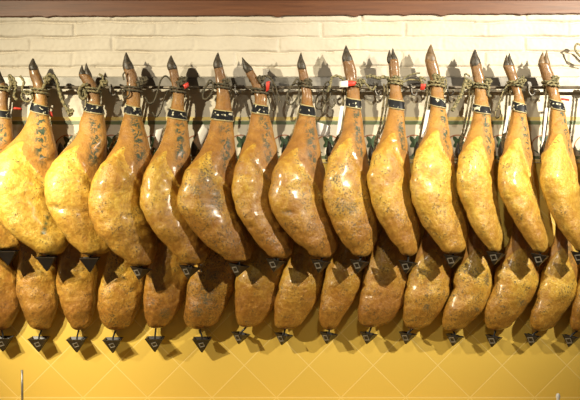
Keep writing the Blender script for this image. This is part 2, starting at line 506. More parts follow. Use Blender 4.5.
def build_ham(rows, tip, kind, seed, color, y0, fatten, label, scars=(), drips=(), twin=0, horn=None, crusts=(), inkamt=1.0, band=None, group=None, ub0=0.0):
    """rows: (level, left, right) outline levels; tip: hoof tip (x, level)"""
    H = Ham()
    low = kind == 'lower'
    dep = axis_depth_lower if low else axis_depth_upper
    tx, ty = tip
    ya, yb = rows[0][0], rows[-1][0]
    k0 = (D - (0.09 if low else 0.2)) / F
    NA, NL = 64, 118
    # world-space profile
    def prof(y):
        d = dep(y, ty); k = (D - d) / F
        a = lerp_table(rows, y, 1); b = lerp_table(rows, y, 2)
        w = max(0.5, (b - a) / 2) * k * (1.04 if low else 1.0)
        c = P((a + b) / 2, y, d)
        h = 0.0165 + max(0, w - 0.018) * (0.48 if low else 0.58)
        h = min(h, w * 1.0)
        return c, w, h
    bm = bmesh.new()
    lz = bm.verts.layers.float_color.new('zones')
    lm = bm.verts.layers.float_color.new('marks')
    kap = 0.24 if low else 0.50
    rings = []
    ends = []
    sd = Vector((seed * 3.17, seed * 1.71, seed * 0.77))
    yend = yb
    for j in range(NL + 1):
        s = j / NL
        y = ya + (yend - ya) * (s if s < 0.9 else 0.9 + 0.1 * math.sin((s - 0.9) / 0.1 * PI / 2))
        c, wd, h = prof(y)
        # rounded bottom closure
        last = rows[-2][0]
        if y > last:
            t = (y - last) / (yb - last)
            f = math.sqrt(max(0.0, 1 - t * t))
            c2, w2, h2 = prof(last)
            wd = w2 * (0.08 + 0.92 * f) if True else wd
            h = h2 * (0.08 + 0.92 * f)
            cx0 = (lerp_table(rows, last, 1) + lerp_table(rows, last, 2)) / 2
            cx1 = (rows[-1][1] + rows[-1][2]) / 2
            c = P(cx0 + (cx1 - cx0) * t * t, y, dep(y, ty))
        along = (y - (y0 - 20)) / (yb - (y0 - 20))
        body = sm(y0 - 20, y0 + 25, y)
        ring = []
        for i in range(NA):
            th = 2 * PI * i / NA
            cx, sy = math.cos(th), math.sin(th)      # sy>0 faces the room
            u = cx
            # front profile: broad cushion left of the middle, lower on the right
            e = 0.82
            X = wd * math.copysign(abs(cx) ** e, cx)
            Yd = h * math.copysign(abs(sy) ** (e + (0.22 * body)), sy)
            if sy > 0:
                Yd *= 1 + body * (0.16 * math.exp(-((u + 0.25) / 0.5) ** 2) - 0.12 * math.exp(-((u - 0.7) / 0.35) ** 2))
            Yd -= kap * X * body
            # skin zone
            if y < y0: ub = -2.0 + 0.0
            ubv = ub0 + (0.45 if low else 0.0) - 0.35 + 0.95 * sm(y0, y0 + 55, y) + 0.25 * sm(y0 + 50, y0 + 105, y)
            arc = y0 + 14 * (u + 0.10) ** 2 * (1 if u > -0.10 else 1.6)
            fatm = sm(arc - 1.5, arc + 3.0, y)
            skin = 1 - fatm * (1 - sm(ubv - 0.05, ubv + 0.10, u)) * (1 if sy > -0.2 else 0)
            if low and sy < -0.2: skin = 1
            # displacement
            q = Vector((c.x + X, Yd, c.z)) + sd
            disp = body * (0.0080 * noise.noise(q * 9) + 0.0045 * noise.noise(q * 22) + 0.0016 * noise.noise(q * 60)) + 0.0012 * noise.noise(q * 45)
            disp += (1 - skin) * 0.0055 * body
            # groove running down from the notch
            if sy > 0:
                gx = ubv - 0.10 + 0.10 * noise.noise(Vector((seed, y * 0.03, 0)))
                gf = body * sm(y0, y0 + 20, y) * (1 - sm(y0 + 65, y0 + 95, y))
                disp -= (0.002 if low else 0.012) * gf * math.exp(-((u - gx) / 0.10) ** 2)
                gx2 = -0.35 + 0.25 * noise.noise(Vector((seed * 2.2, y * 0.02, 5)))
                disp -= 0.0028 * body * math.exp(-((u - gx2) / 0.09) ** 2) * sm(-0.1, 0.3, noise.noise(Vector((seed, y * 0.04, 9))))
            # hock bones on the shank
            if not body:
                disp += 0.0015 * noise.noise(q * 30)
            hole = 0.0; crust = 0.0
            pxx = 290 + (c.x + X) * F / (D - dep(y, ty))
            if sy > 0:
                for (hx, hy, hr) in scars:
                    r2 = ((pxx - hx) / hr) ** 2 + ((y - hy) / (hr * 0.45)) ** 2
                    g_ = math.exp(-r2); hole = max(hole, g_ * 0.9); disp -= 0.006 * g_
                for (hx, hy, rx, ry) in crusts:
                    r2 = ((pxx - hx) / rx) ** 2 + ((y - hy) / ry) ** 2
                    crust = max(crust, math.exp(-r2 * 1.2))
            nx_, ny_ = cx / max(wd, 1e-3), sy / max(h, 1e-3)
            ln = math.hypot(nx_, ny_); nx_ /= ln; ny_ /= ln
            if y > last: disp *= 1 - (y - last) / (yb - last)
            ink = 0.0; drip = 0.0
            if sy > 0:
                ink = sm(y0 - 34, y0 - 22, y) * (1 - sm(y0 + 14, y0 + 30, y)) * sm(-0.15, 0.1, u - 0.012 * (y - y0 + 20) * 0.8) * (1 - sm(0.55, 0.85, u)) * inkamt
                for (hx, ha, hb, hw) in drips:
                    if ha < y < hb: drip = max(drip, math.exp(-((pxx - hx + (y - ha) * 0.12) / (hw * (0.7 + 1.1 * sm(hb - 6, hb, y)))) ** 2))
            v = bm.verts.new((c.x + X + nx_ * disp, -(-c.y + Yd + ny_ * disp), c.z))
            v[lz] = (max(0, min(1, skin)), max(0, min(1, along)), min(1, ink), drip)
            v[lm] = (hole, crust, 1 - sm(ya + 8, ya + 60, y), 1)
            ring.append(v)
        rings.append(ring)
        ends.append((c, wd, h))
    for a, b in zip(rings, rings[1:]):
        for i in range(NA):
            bm.faces.new((a[i], a[(i + 1) % NA], b[(i + 1) % NA], b[i]))
    top = bm.verts.new(ends[0][0] + Vector((0, 0, 0.004))); top[lz] = (1, 0, 0, 0); top[lm] = (0, 0, 0, 1)
    bot = bm.verts.new(ends[-1][0] + Vector((0, 0, -0.001))); bot[lz] = (0, 1, 0, 0); bot[lm] = (0, 0, 0, 1)
    for i in range(NA):
        bm.faces.new((top, rings[0][(i + 1) % NA], rings[0][i]))
        bm.faces.new((bot, rings[-1][i], rings[-1][(i + 1) % NA]))
    bmesh.ops.recalc_face_normals(bm, faces=bm.faces)
    base = ends[-1][0].copy()
    root = empty('cured_ham', base)
    tag(root, label, 'ham', group)
    body_o = link_mesh('ham_body', bm, M_HAM, root)
    body_o.color = (*color, 1)
    # hoof : two horn toes
    ctop = ends[0][0]
    c2 = prof(ya + 12)[0]
    ptip = P(tx, ty, dep(ty, ty))
    ax = (ptip - (ctop + (c2 - ctop) * 0.25))
    L = ax.length; ax.normalize()
    side = Vector((1, 0, 0)); side = (side - ax * side.dot(ax)).normalized()
    back = ax.cross(side).normalized()
    horn = horn or M_HORN
    wtop = ends[0][1]
    for q in (0, 1):
        bm = bmesh.new()
        rg = []
        sgn = 1 if q else -1
        # twin > 0 : the toes spread sideways; else one sits behind the other
        off = side * (sgn * wtop * 0.50 * twin) + back * (sgn * 0.0085 * (1 - 0.6 * twin))
        Lq = L * (1.0 if q else (0.90 if twin else 0.96))
        n = 14
        for j in range(n + 1):
            s = j / n
            # swollen horn that narrows to a point
            rr = wtop * (0.86 + 0.16 * math.sin(min(1, s * 1.6) * PI)) * (1 - s ** 1.7) ** 0.85 * (0.70 if twin else 1.0)
            rd = 0.0095 * (1 - s ** 1.8) ** 0.8 * (1.0 + 0.3 * math.sin(min(1, s * 1.6) * PI))
            ctr = ctop + (ptip - ctop) * 0 + ax * (Lq * s) - side * 0
            ctr = (ctop + (c2 - ctop) * 0.25) + ax * (Lq * s) + off * (1 - 0.25 * s) - side * (0.003 * math.sin(s * PI)) * (1)
            rr = max(rr, 0.0006); rd = max(rd, 0.0006)
            rg.append([bm.verts.new(ctr + side * rr * math.cos(a * 2 * PI / 16) + back * rd * math.sin(a * 2 * PI / 16)) for a in range(16)])
        for a, b in zip(rg, rg[1:]):
            for i in range(16): bm.faces.new((a[i], a[(i + 1) % 16], b[(i + 1) % 16], b[i]))
        bm.faces.new(rg[0]); bm.faces.new(rg[-1])
        bmesh.ops.recalc_face_normals(bm, faces=bm.faces)
        link_mesh('hoof', bm, horn, root)
    # dew claw behind the pastern
    bm = bmesh.new()
    cdc, wdc, hdc = prof(ya + 10)
    p0 = cdc + Vector((-wdc * 0.75, -0.004, 0.0)); 
    tube(bm, [p0 + Vector((0.004, 0, -0.012)), p0 + Vector((-0.001, -0.001, 0)), p0 + Vector((-0.004, -0.002, 0.012)), p0 + Vector((-0.003, -0.002, 0.020))], 0.0042, 8, taper=lambda t: 1.1 - 0.85 * t)
    link_mesh('dew_claw', bm, horn, root)
    # printed band around the shank
    if band:
        yb_, hb_, tl = band; hb_ *= 1.2
        bm = bmesh.new(); rg = []
        n = 40
        offs = [(-1.0, 0.0010, 1), (-1.0, 0.0030, 1), (-0.8, 0.0034, 0), (-0.4, 0.0036, 0), (0, 0.0037, 0), (0.4, 0.0036, 0), (0.8, 0.0034, 0), (1.0, 0.0030, 1), (1.0, 0.0010, 1)]
        for (t, ex, mi) in offs:
            r = []
            for i in range(n):
                th = 2 * PI * i / n
                yy = yb_ + t * hb_ / 2 + tl * math.cos(th) - 1.2 * math.sin(th) * -1
                c, wd, h = prof(yy)
                cx, sy = math.cos(th), math.sin(th)
                X = (wd + ex + 0.0008) * math.copysign(abs(cx) ** 0.82, cx); Yd = (h + ex + 0.0008) * math.copysign(abs(sy) ** 0.82, sy)
                r.append(bm.verts.new((c.x + X, c.y - Yd, c.z)))
            rg.append(r)
        for jj in range(len(rg)):
            a, b = rg[jj], rg[(jj + 1) % len(rg)]
            for i in range(n):
                f = bm.faces.new((a[i], a[(i + 1) % n], b[(i + 1) % n], b[i]))
                f.material_index = 1 if jj in (1, 6) else 0
        bmesh.ops.recalc_face_normals(bm, faces=bm.faces)
        o = link_mesh('printed_band', bm, [M_BAND, M_EDGE], root)
        o['label'] = 'black band with pale print around the shank'
    H.root = root; H.prof = prof; H.bottom = ends[-1][0]; H.dep = dep; H.ty = ty
    return H

ORD = ['first', 'second', 'third', 'fourth', 'fifth', 'sixth', 'seventh', 'eighth', 'ninth', 'tenth', 'eleventh', 'twelfth', 'thirteenth', 'fourteenth', 'fifteenth']

# upper row: outline levels of each ham (level, left edge, right edge)
UP = [
 dict(tip=(-1, 70), rows=[(82,-5,5),(90,-5,8),(100,-6,8),(110,-8,8),(120,-10,11),(130,-12,12),(140,-15,13),(150,-21,12),(165,-30,10),(180,-38,9),(200,-42,9),(215,-40,12),(228,-30,16),(238,-18,18),(245,-8,17),(250,3,13)], y0=150, band=(113,7,1.5)),
 dict(tip=(33, 58), rows=[(68,29,38),(76,30,41),(85,33,44),(95,34,46),(103,33,47),(113,30,48),(122,27,50),(132,22,52),(140,16,53),(150,9,54),(160,3,55),(172,-1,56),(184,-3,57),(196,-3,58),(206,0,60),(216,6,62),(226,12,64),(236,20,66),(245,31,65),(250,38,62),(255,46,56)], y0=141, band=(108,8,3)),
 dict(tip=(84, 63), rows=[(75,79,90),(85,84,97),(95,87,99),(103,88,100),(112,84,103),(122,80,105),(132,79,106),(142,74,106),(150,67,105),(160,59,105),(170,54,104),(182,50,104),(194,50,105),(204,53,106),(214,57,107),(224,62,108),(234,68,109),(243,74,109),(250,81,107),(255,88,100)], y0=144, band=(108,8,2)),
 dict(tip=(126, 52), rows=[(68,123,134),(76,126,137),(86,127,139),(97,127,140),(106,126,140),(116,124,141),(126,121,144),(136,119,147),(146,116,149),(156,110,151),(166,104,152),(176,100,152),(188,96,152),(200,93,153),(212,94,154),(222,98,155),(232,103,155),(242,110,154),(252,118,153),(260,129,151),(266,138,148)], y0=146, band=(110,8,2)),
 dict(tip=(171, 55), rows=[(67,167,177),(76,170,179),(86,172,182),(97,173,184),(107,171,184),(117,168,186),(127,166,188),(137,163,189),(147,159,190),(157,154,190),(167,150,190),(178,147,190),(190,144,191),(202,144,195),(212,147,199),(222,152,203),(232,158,206),(242,166,207),(252,174,207),(259,182,204),(265,188,199)], y0=150, band=(114,8,2)),
 dict(tip=(218, 52), rows=[(66,213,223),(74,215,225),(84,216,227),(94,217,229),(104,216,231),(114,213,232),(124,210,233),(134,208,234),(144,204,235),(154,199,236),(164,193,237),(174,188,239),(186,184,241),(198,182,243),(210,184,246),(220,189,248),(230,196,250),(240,204,252),(248,213,252),(256,224,250),(262,233,244)], y0=150, band=(115,9,1.5)),
 dict(tip=(242, 57), rows=[(69,244,253),(78,248,258),(88,253,264),(98,255,267),(106,254,267),(115,251,269),(125,249,272),(135,247,274),(145,244,276),(155,240,277),(165,237,278),(175,235,278),(185,234,279),(195,235,280),(205,237,282),(215,241,285),(225,247,288),(235,254,291),(245,262,292),(252,269,291),(259,276,285)], y0=143, band=(109,8,1.5)),
 dict(tip=(301, 52), rows=[(67,297,306),(76,299,308),(86,301,310),(96,302,312),(106,301,313),(116,299,315),(126,295,316),(136,292,318),(146,287,320),(156,281,322),(166,277,324),(178,274,326),(190,272,328),(202,272,331),(212,275,333),(222,281,335),(232,289,337),(242,298,337),(250,308,335),(258,318,329)], y0=147, band=(110,9,1.5)),
 dict(tip=(346, 45), rows=[(60,342,353),(70,344,356),(80,346,357),(90,347,359),(100,347,360),(112,345,361),(124,343,363),(134,341,364),(144,336,366),(154,331,368),(165,328,369),(176,325,371),(188,324,374),(200,325,376),(212,328,377),(222,332,378),(232,337,378),(242,344,376),(250,351,371),(257,358,366)], y0=138, band=(103,8,1.5)),
 dict(tip=(391, 48), rows=[(60,388,398),(70,389,399),(80,390,400),(90,390,401),(100,389,403),(112,388,404),(124,385,405),(134,382,407),(144,378,409),(154,374,410),(165,371,412),(176,368,413),(188,368,414),(200,371,416),(212,375,417),(222,380,419),(232,386,420),(242,393,420),(249,399,418),(256,405,412)], y0=133, band=(104,8,1.5)),
 dict(tip=(431, 44), rows=[(60,425,436),(70,427,439),(80,430,441),(90,431,443),(100,431,444),(112,430,446),(122,428,448),(132,425,450),(142,420,452),(152,416,455),(162,413,457),(172,411,459),(184,409,460),(196,410,462),(208,414,463),(218,419,465),(228,425,466),(238,432,466),(247,440,465),(254,448,459)], y0=130, band=(102,8,2)),
 dict(tip=(475, 49), rows=[(64,470,481),(74,472,483),(84,474,485),(94,475,487),(104,474,488),(114,473,490),(124,471,491),(134,467,493),(144,463,495),(154,459,496),(165,457,497),(176,456,498),(188,457,499),(200,460,500),(212,465,501),(222,469,503),(232,475,504),(240,481,504),(247,488,502),(252,492,499)], y0=136, band=(109,7,1.5)),
 dict(tip=(508, 53), rows=[(66,503,514),(76,507,517),(86,511,520),(96,514,523),(106,513,525),(116,511,526),(126,509,528),(136,506,530),(146,503,532),(156,500,534),(167,498,536),(178,498,537),(190,499,539),(202,503,541),(212,508,543),(222,515,546),(232,521,548),(240,527,548),(247,533,546),(253,538,543)], y0=138, band=(107,8,2)),
 dict(tip=(545, 50), rows=[(64,538,549),(74,541,553),(84,545,556),(94,549,559),(104,551,562),(114,550,565),(124,549,567),(134,548,570),(144,545,574),(154,542,577),(165,541,579),(176,540,581),(188,541,583),(200,545,584),(212,550,586),(222,555,588),(232,562,589),(240,568,588),(246,573,586),(252,578,583)], y0=134, band=(105,8,2)),
]
UPX = [
 dict(c=(0.2,0.6,0.0), lab='cured ham at the left end of the front row, cut off by the edge'),
 dict(c=(0.0,1.0,0.0), lab='broad bright yellow cured ham with a thin green ink drip near its bottom, front row', drips=[(50,214,234,1.1)]),
 dict(c=(0.1,0.85,0.1), lab='yellow front-row cured ham with a crosswise crease, third from the left, hoof split in two', scars=[(62,206,5),(70,208,6),(80,209,5),(88,211,4)]),
 dict(c=(0.25,0.45,0.05), lab='pale tan cured ham with small pits, fourth from the left in the front row', scars=[(133,215,4),(125,190,2)]),
 dict(c=(0.1,0.35,0.1), lab='smooth orange cured ham with a left bulge, fifth from the left, front row'),
 dict(c=(0.7,0.2,0.25), lab='wide cured ham with a grey mottled patch, sixth from the left, front row', crusts=[(207,178,12,16),(218,200,10,20),(200,190,10,10)]),
 dict(c=(0.35,0.2,0.3), lab='narrow cured ham with its hoof leaning left, seventh from the left in the front row', scars=[(251,227,2.5),(260,212,2)]),
 dict(c=(0.5,0.2,0.35), lab='brown speckled cured ham with a dark low scar, eighth from the left, front row', scars=[(287,211,4),(292,213,4),(296,228,2.5)], crusts=[(288,212,9,5)]),
 dict(c=(0.8,0.35,0.2), lab='greenish mottled cured ham below the red and white tag, ninth from the left, front row', crusts=[(340,205,9,14),(350,208,10,12),(336,180,6,10)], scars=[(339,228,2.5)]),
 dict(c=(0.3,0.45,0.15), lab='golden cured ham with a blunt grey hoof and brown lower end, tenth from the left', scars=[(392,143,3),(389,172,2)], twin=1),
 dict(c=(0.25,0.7,0.0), lab='bright golden cured ham with the tallest hoof, fourth from the right, front row', horn=1),
 dict(c=(0.1,0.75,0.0), lab='smooth golden cured ham beside a dangling rope tail, third from the right, front row'),
 dict(c=(0.15,0.75,0.0), lab='glossy golden cured ham, second from the right in the front row, hoof toes split', twin=0.8),
 dict(c=(0.2,0.7,0.05), lab='golden cured ham at the right end of the front row, touching the photo edge', twin=1, horn=1),
]
uppers = []
for i, (u, x) in enumerate(zip(UP, UPX)):
    H = build_ham(u['rows'], u['tip'], 'upper', i + 1, x['c'], u['y0'], 0, x['lab'], scars=x.get('scars', ()), drips=x.get('drips', ()),
                  twin=x.get('twin', 1 if i == 2 else 0), horn=M_HORN2 if x.get('horn') else None, crusts=x.get('crusts', ()),
                  band=u['band'], ub0=(0.32 if i >= 8 else 0.14), group='cured hams of the front row')
    uppers.append(H)

# lower row : left / right edges from the belly down, and the hoof place
LO = [
 dict(h=(-26,142), rows=[(230,-20,0),(245,-24,6),(258,-26,10),(270,-27,13),(282,-27,16),(294,-26,16),(306,-22,15),(316,-17,13),(324,-9,10),(330,-3,6)]),
 dict(h=(14,140), rows=[(230,27,50),(245,23,54),(258,22,55),(270,21,55),(282,21,55),(294,21,55),(306,24,55),(316,28,53),(324,32,50),(330,38,46)]),
 dict(h=(60,142), rows=[(230,68,88),(245,66,95),(258,63,96),(270,62,96),(282,61,94),(294,62,93),(306,65,92),(316,68,90),(324,72,87),(330,76,82)]),
 dict(h=(104,142), rows=[(230,116,134),(245,113,138),(258,111,140),(270,108,142),(282,105,143),(294,102,142),(304,101,139),(314,103,135),(323,107,129),(330,111,121)]),
 dict(h=(146,142), rows=[(230,159,178),(245,157,186),(258,155,189),(270,150,190),(282,147,188),(294,146,185),(304,146,180),(314,146,174),(322,148,168),(328,152,160)]),
 dict(h=(193,140), rows=[(230,206,224),(245,206,232),(258,201,236),(270,196,237),(282,191,236),(294,189,231),(304,187,226),(314,186,220),(322,188,214),(329,194,205)]),
 dict(h=(243,142), rows=[(230,253,270),(245,252,279),(258,249,283),(270,242,284),(282,238,283),(294,237,279),(304,237,275),(313,237,269),(321,239,262),(327,243,252)]),
 dict(h=(284,142), rows=[(230,296,314),(245,295,321),(258,292,324),(270,286,324),(282,281,323),(294,278,319),(304,276,314),(314,275,307),(322,275,301),(329,280,291)]),
 dict(h=(329,140), rows=[(230,339,352),(245,338,359),(258,334,364),(270,327,364),(282,325,363),(294,323,357),(304,322,351),(314,321,344),(323,322,338),(330,326,333)]),
 dict(h=(371,144), rows=[(228,381,396),(243,377,402),(257,372,408),(270,366,409),(282,364,409),(294,363,406),(304,361,402),(313,360,396),(320,361,389),(327,366,378)]),
 dict(h=(417,141), rows=[(228,425,437),(243,421,443),(252,417,448),(262,414,452),(274,410,453),(286,407,452),(297,405,449),(307,404,443),(316,404,436),(323,406,428),(329,411,418)]),
 dict(h=(458,142), rows=[(228,469,480),(243,467,487),(252,464,491),(262,461,495),(274,456,496),(286,454,494),(297,450,490),(307,446,484),(316,443,476),(324,443,467),(331,448,457)]),
 dict(h=(501,141), rows=[(226,513,524),(241,510,531),(250,505,536),(260,501,540),(272,497,542),(284,494,540),(296,490,534),(306,487,527),(316,486,519),(323,487,511),(330,492,500)]),
 dict(h=(543,140), rows=[(226,556,565),(241,554,570),(250,550,573),(260,547,576),(272,544,578),(284,541,578),(296,537,575),(306,534,569),(316,532,561),(324,532,554),(331,536,544)]),
 dict(h=(583,140), rows=[(226,595,605),(241,592,611),(250,588,616),(260,585,619),(272,582,620),(284,579,618),(296,576,613),(306,573,606),(316,571,599),(324,571,592),(331,575,583)]),
]
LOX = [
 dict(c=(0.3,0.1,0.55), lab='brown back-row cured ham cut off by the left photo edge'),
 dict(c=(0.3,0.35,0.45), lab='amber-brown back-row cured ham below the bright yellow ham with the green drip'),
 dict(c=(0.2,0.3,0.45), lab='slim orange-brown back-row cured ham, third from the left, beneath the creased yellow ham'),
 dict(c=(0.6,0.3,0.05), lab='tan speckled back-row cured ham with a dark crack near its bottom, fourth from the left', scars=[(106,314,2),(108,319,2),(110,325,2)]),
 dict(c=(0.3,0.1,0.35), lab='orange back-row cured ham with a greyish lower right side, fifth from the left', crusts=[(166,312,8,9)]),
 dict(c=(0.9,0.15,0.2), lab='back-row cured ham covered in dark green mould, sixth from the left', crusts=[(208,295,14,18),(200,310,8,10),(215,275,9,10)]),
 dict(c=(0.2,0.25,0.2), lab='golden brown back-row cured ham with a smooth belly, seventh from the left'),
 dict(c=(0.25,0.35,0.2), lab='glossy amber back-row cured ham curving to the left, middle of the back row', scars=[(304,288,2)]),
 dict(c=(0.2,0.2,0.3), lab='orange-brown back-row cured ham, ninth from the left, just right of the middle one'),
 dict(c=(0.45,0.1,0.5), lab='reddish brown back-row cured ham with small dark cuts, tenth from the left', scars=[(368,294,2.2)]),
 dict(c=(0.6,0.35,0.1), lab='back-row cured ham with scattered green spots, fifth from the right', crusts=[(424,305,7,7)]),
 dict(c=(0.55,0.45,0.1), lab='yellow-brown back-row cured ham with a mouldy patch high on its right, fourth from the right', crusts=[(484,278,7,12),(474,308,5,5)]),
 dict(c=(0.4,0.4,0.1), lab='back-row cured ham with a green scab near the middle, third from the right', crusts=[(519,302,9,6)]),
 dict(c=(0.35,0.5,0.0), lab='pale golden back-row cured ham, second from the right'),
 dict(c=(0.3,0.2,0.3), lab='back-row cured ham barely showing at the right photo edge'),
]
lowers = []
for i, (u, x) in enumerate(zip(LO, LOX)):
    hx, hy = u['h']
    r0 = u['rows'][0]
    c0 = (r0[1] + r0[2]) / 2; w0 = (r0[2] - r0[1]) / 2
    pre = []
    for t in (0.0, 0.12, 0.27, 0.45, 0.65, 0.85):
        y = hy + 13 + (r0[0] - hy - 13) * t
        wv = 4.6 + (w0 - 4.6) * (0.12 * t + 0.88 * t ** 1.3)
        cxx = hx + 1 + (c0 - hx - 1) * (t + 0.08) / 1.08
        pre.append((y, cxx - wv, cxx + wv))
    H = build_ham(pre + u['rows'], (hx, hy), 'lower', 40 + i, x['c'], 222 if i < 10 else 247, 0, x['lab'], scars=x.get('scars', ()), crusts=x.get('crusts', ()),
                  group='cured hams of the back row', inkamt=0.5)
    lowers.append(H)

# ------------------------------------------------------------------ drip cups
def drip_cup(H, px, py, size, yaw, label, tilt=0.0, group=None, badge=0.40):
    """inverted pyramid cup on a spike under a ham, rim centre at (px, py)"""
    d = -H.bottom.y
    c = P(px, py, d)
    a = size / 2; hgt = size * 0.82
    root = empty('drip_cup', c - Vector((0, 0, hgt))); tag(root, label, 'drip cup', group)
    R = Matrix.Rotation(yaw, 4, 'Z'); Tl = Matrix.Rotation(tilt, 4, 'Y')
    def X(v): return c + (Tl @ (R @ Vector(v)))
    bm = bmesh.new()
    lv = []
    for (s_, z_) in ((1.0, 0.0), (1.05, -0.03), (0.97, -0.07), (0.10, -0.97), (0.04, -1.0)):
        lv.append([bm.verts.new(X((sx * a * s_, sy * a * s_, z_ * hgt))) for sx, sy in ((-1, -1), (1, -1), (1, 1), (-1, 1))])
    for (s_, z_) in ((0.90, -0.01), (0.08, -0.90)):
        lv.insert(0, [bm.verts.new(X((sx * a * s_, sy * a * s_, z_ * hgt))) for sx, sy in ((-1, -1), (1, -1), (1, 1), (-1, 1))])
    for A, B in zip(lv, lv[1:]):
        for k in range(4): bm.faces.new((A[k], A[(k + 1) % 4], B[(k + 1) % 4], B[k]))
    bm.faces.new(lv[-1]); bm.faces.new(lv[0])
    bmesh.ops.recalc_face_normals(bm, faces=bm.faces)
    link_mesh('cup', bm, M_CUP, root, smooth=False)
    # spike up into the ham
    bm = bmesh.new()
    tgt = H.bottom + Vector((0, 0, 0.006))
    tube(bm, catmull([X((0, 0, -hgt * 0.8)), X((0, 0, 0)), (X((0, 0, 0)) * 0.45 + tgt * 0.55), tgt], 4), 0.0036, 8)
    link_mesh('spike', bm, M_SPIKE, root)
    if not badge: return
    # square raised badge on the front face
    n = Vector((0, -0.9, -0.9 * a / hgt)).normalized()
    n = Vector((0, -hgt, -a)).normalized()
    fc = Vector((0, -a * 0.60, -hgt * 0.40)) + n * 0.0015
    up = Vector((0, 0, 1)); up = (up - n * up.dot(n)).normalized(); rt = up.cross(n).normalized()
    bm = bmesh.new()
    b = a * badge
    rings = []
    for (s_, lift) in ((1.0, -0.002), (1.0, 0.0016), (0.72, 0.0016), (0.66, 0.0002)):
        rings.append([bm.verts.new(X(fc + rt * (math.cos(q) * b * s_) + up * (math.sin(q) * b * s_ * 1.05) + n * lift)) for q in (PI/4 + 0.35, 3*PI/4 + 0.35, 5*PI/4 + 0.35, 7*PI/4 + 0.35)])
    for A, B in zip(rings, rings[1:]):
        for k in range(4): bm.faces.new((A[k], A[(k + 1) % 4], B[(k + 1) % 4], B[k]))
    f = bm.faces.new(rings[-1]); f.material_index = 1
    bmesh.ops.recalc_face_normals(bm, faces=bm.faces)
    o = link_mesh('badge', bm, [M_BADGE, M_CUP], root, smooth=False)
    o['label'] = 'small grey-rimmed square badge'

UC = [(8,248),(47,254),(90,255),(141,263),(190,262),(239,260),(276,255),(321,256),(360,256),(408,257),(453,251),(496,248),(540,250),(580,248)]
for i, (x, y) in enumerate(UC):
    right = i >= 3
    if i == 0: lab = 'black drip cup under the front-row ham cut off at the left edge'
    elif i == 13: lab = 'black drip cup under the last front-row ham at the right edge'
    else: lab = 'black drip cup hanging under the %s front-row ham from the left' % ORD[i]
    drip_cup(uppers[i], x, y + (4.5 if right else 2.5), 0.066 if not right else 0.056, 0.1 if not right else -0.45 - 0.03 * (i % 3), lab, 0.0 if not right else 0.18, 'black drip cups under the front row', 0.56 if right else 0)
LC = [(3,337),(39,337.5),(77,338),(113,338.5),(155,337.5),(202,338),(241,333),(284,334),(329,333),(369,333),(408,333),(455,335),(494,336),(533,335),(571,336)]
for i, (x, y) in enumerate(LC):
    yaw = 0.05 if i < 6 else -0.5 - 0.05 * (i % 3)
    if i == 0: lab = 'black drip cup under the back-row ham cut off at the left edge'
    elif i == 14: lab = 'black drip cup at the right photo edge, under the barely visible back-row ham'
    else: lab = 'black drip cup above the yellow tiles, under the %s back-row ham from the left' % ORD[i]
    drip_cup(lowers[i], x, y, 0.068 if i < 6 else 0.053, yaw, lab, 0.0 if i < 6 else 0.2, 'black drip cups under the back row', 0.40 if i < 6 else 0.58)

# ------------------------------------------------------------------ hanging rail
ROD_D = 0.052
def build_rail():
    c = P(290, 88, 0.03)
    root = empty('hanging_rail', (0, -0.02, P(0, 90, 0.02).z)); tag(root, 'long steel rail fixed along the white wall, holding all the hams', 'rail')
    bm = bmesh.new()
    za = P(0, 77.5, 0.02).z; zb = P(0, 86.5, 0.02).z
    box(bm, -1.5, 1.5, -0.024, -0.004, zb, za)
    bmesh.ops.bevel(bm, geom=bm.edges[:], offset=0.0015, segments=2, affect='EDGES')
    link_mesh('steel_plate', bm, M_STEEL, root, smooth=False)
    bm = bmesh.new()
    z = P(0, 87.5, ROD_D).z
    tube(bm, [Vector((-1.5, -ROD_D, z)), Vector((1.5, -ROD_D, z))], 0.0062, 14)
    link_mesh('rod', bm, M_ROD, root)
    for x in (-1.2, -0.62, -0.05, 0.33, 0.92, 1.35):
        bm = bmesh.new()
        box(bm, x - 0.008, x + 0.008, -ROD_D - 0.002, -0.022, z - 0.004, z + 0.022)
        link_mesh('bracket', bm, M_STEEL, root, smooth=False)
    return z
Z_ROD = build_rail()

# ------------------------------------------------------------------ ropes
def rope(paths, label, mat, group, name='twine_rope', cat='rope'):
    """paths: list of (points, radius, closed, style)"""
    bm = bmesh.new()
    lowest = None
    for (pts, r, closed, sty) in paths:
        p = catmull(pts, 10, closed)
        tw, lb, sides, lobes = (2 * PI / 0.034, 0.26, 10, 2) if sty == 'braid' else (0, 0, 8, 2)
        # resample braids finely
        tube(bm, p, r, sides, tw / 1.0, lb, closed, lobes=lobes)
    o = link_mesh(name, bm, mat)
    # move the origin to the middle of the rope
    me = o.data
    n = len(me.vertices)
    cen = sum((v.co for v in me.vertices), Vector()) / n
    me.transform(Matrix.Translation(-cen)); o.location = cen
    tag(o, label, cat, group)
    return o

def wrap(H, y, tilt, r, n=2, gap=3.2, extra=0.003):
    """helical turns around the shank"""
    pts = []
    N = 14
    for k in range(n * N):
        th = 2 * PI * k / N
        yy = y + gap * k / N + tilt * math.cos(th)
        c, wd, h = H.prof(yy)
        pts.append(Vector((c.x + (wd + r + extra) * math.cos(th), c.y - (h + r + extra) * math.sin(th), c.z)))
    return pts

def over_rail(H, y, xoff, r):
    """a bight from the back of the shank up and over the rod"""
    c, wd, h = H.prof(y)
    x = c.x + xoff
    zr = Z_ROD
    rr = 0.0062 + r + 0.001
    return [Vector((c.x + wd * 0.6 + 0.004, c.y - 0.0, c.z)), Vector((x, -ROD_D - rr - 0.004, (c.z + zr) / 2)), Vector((x, -ROD_D - rr, zr)),
            Vector((x, -ROD_D, zr + rr)), Vector((x + 0.002, -ROD_D + rr, zr)), Vector((x + 0.003, -ROD_D + rr * 0.2, zr - rr * 1.6)), Vector((x + 0.004, -ROD_D - rr * 1.6, zr - rr * 2.2))]

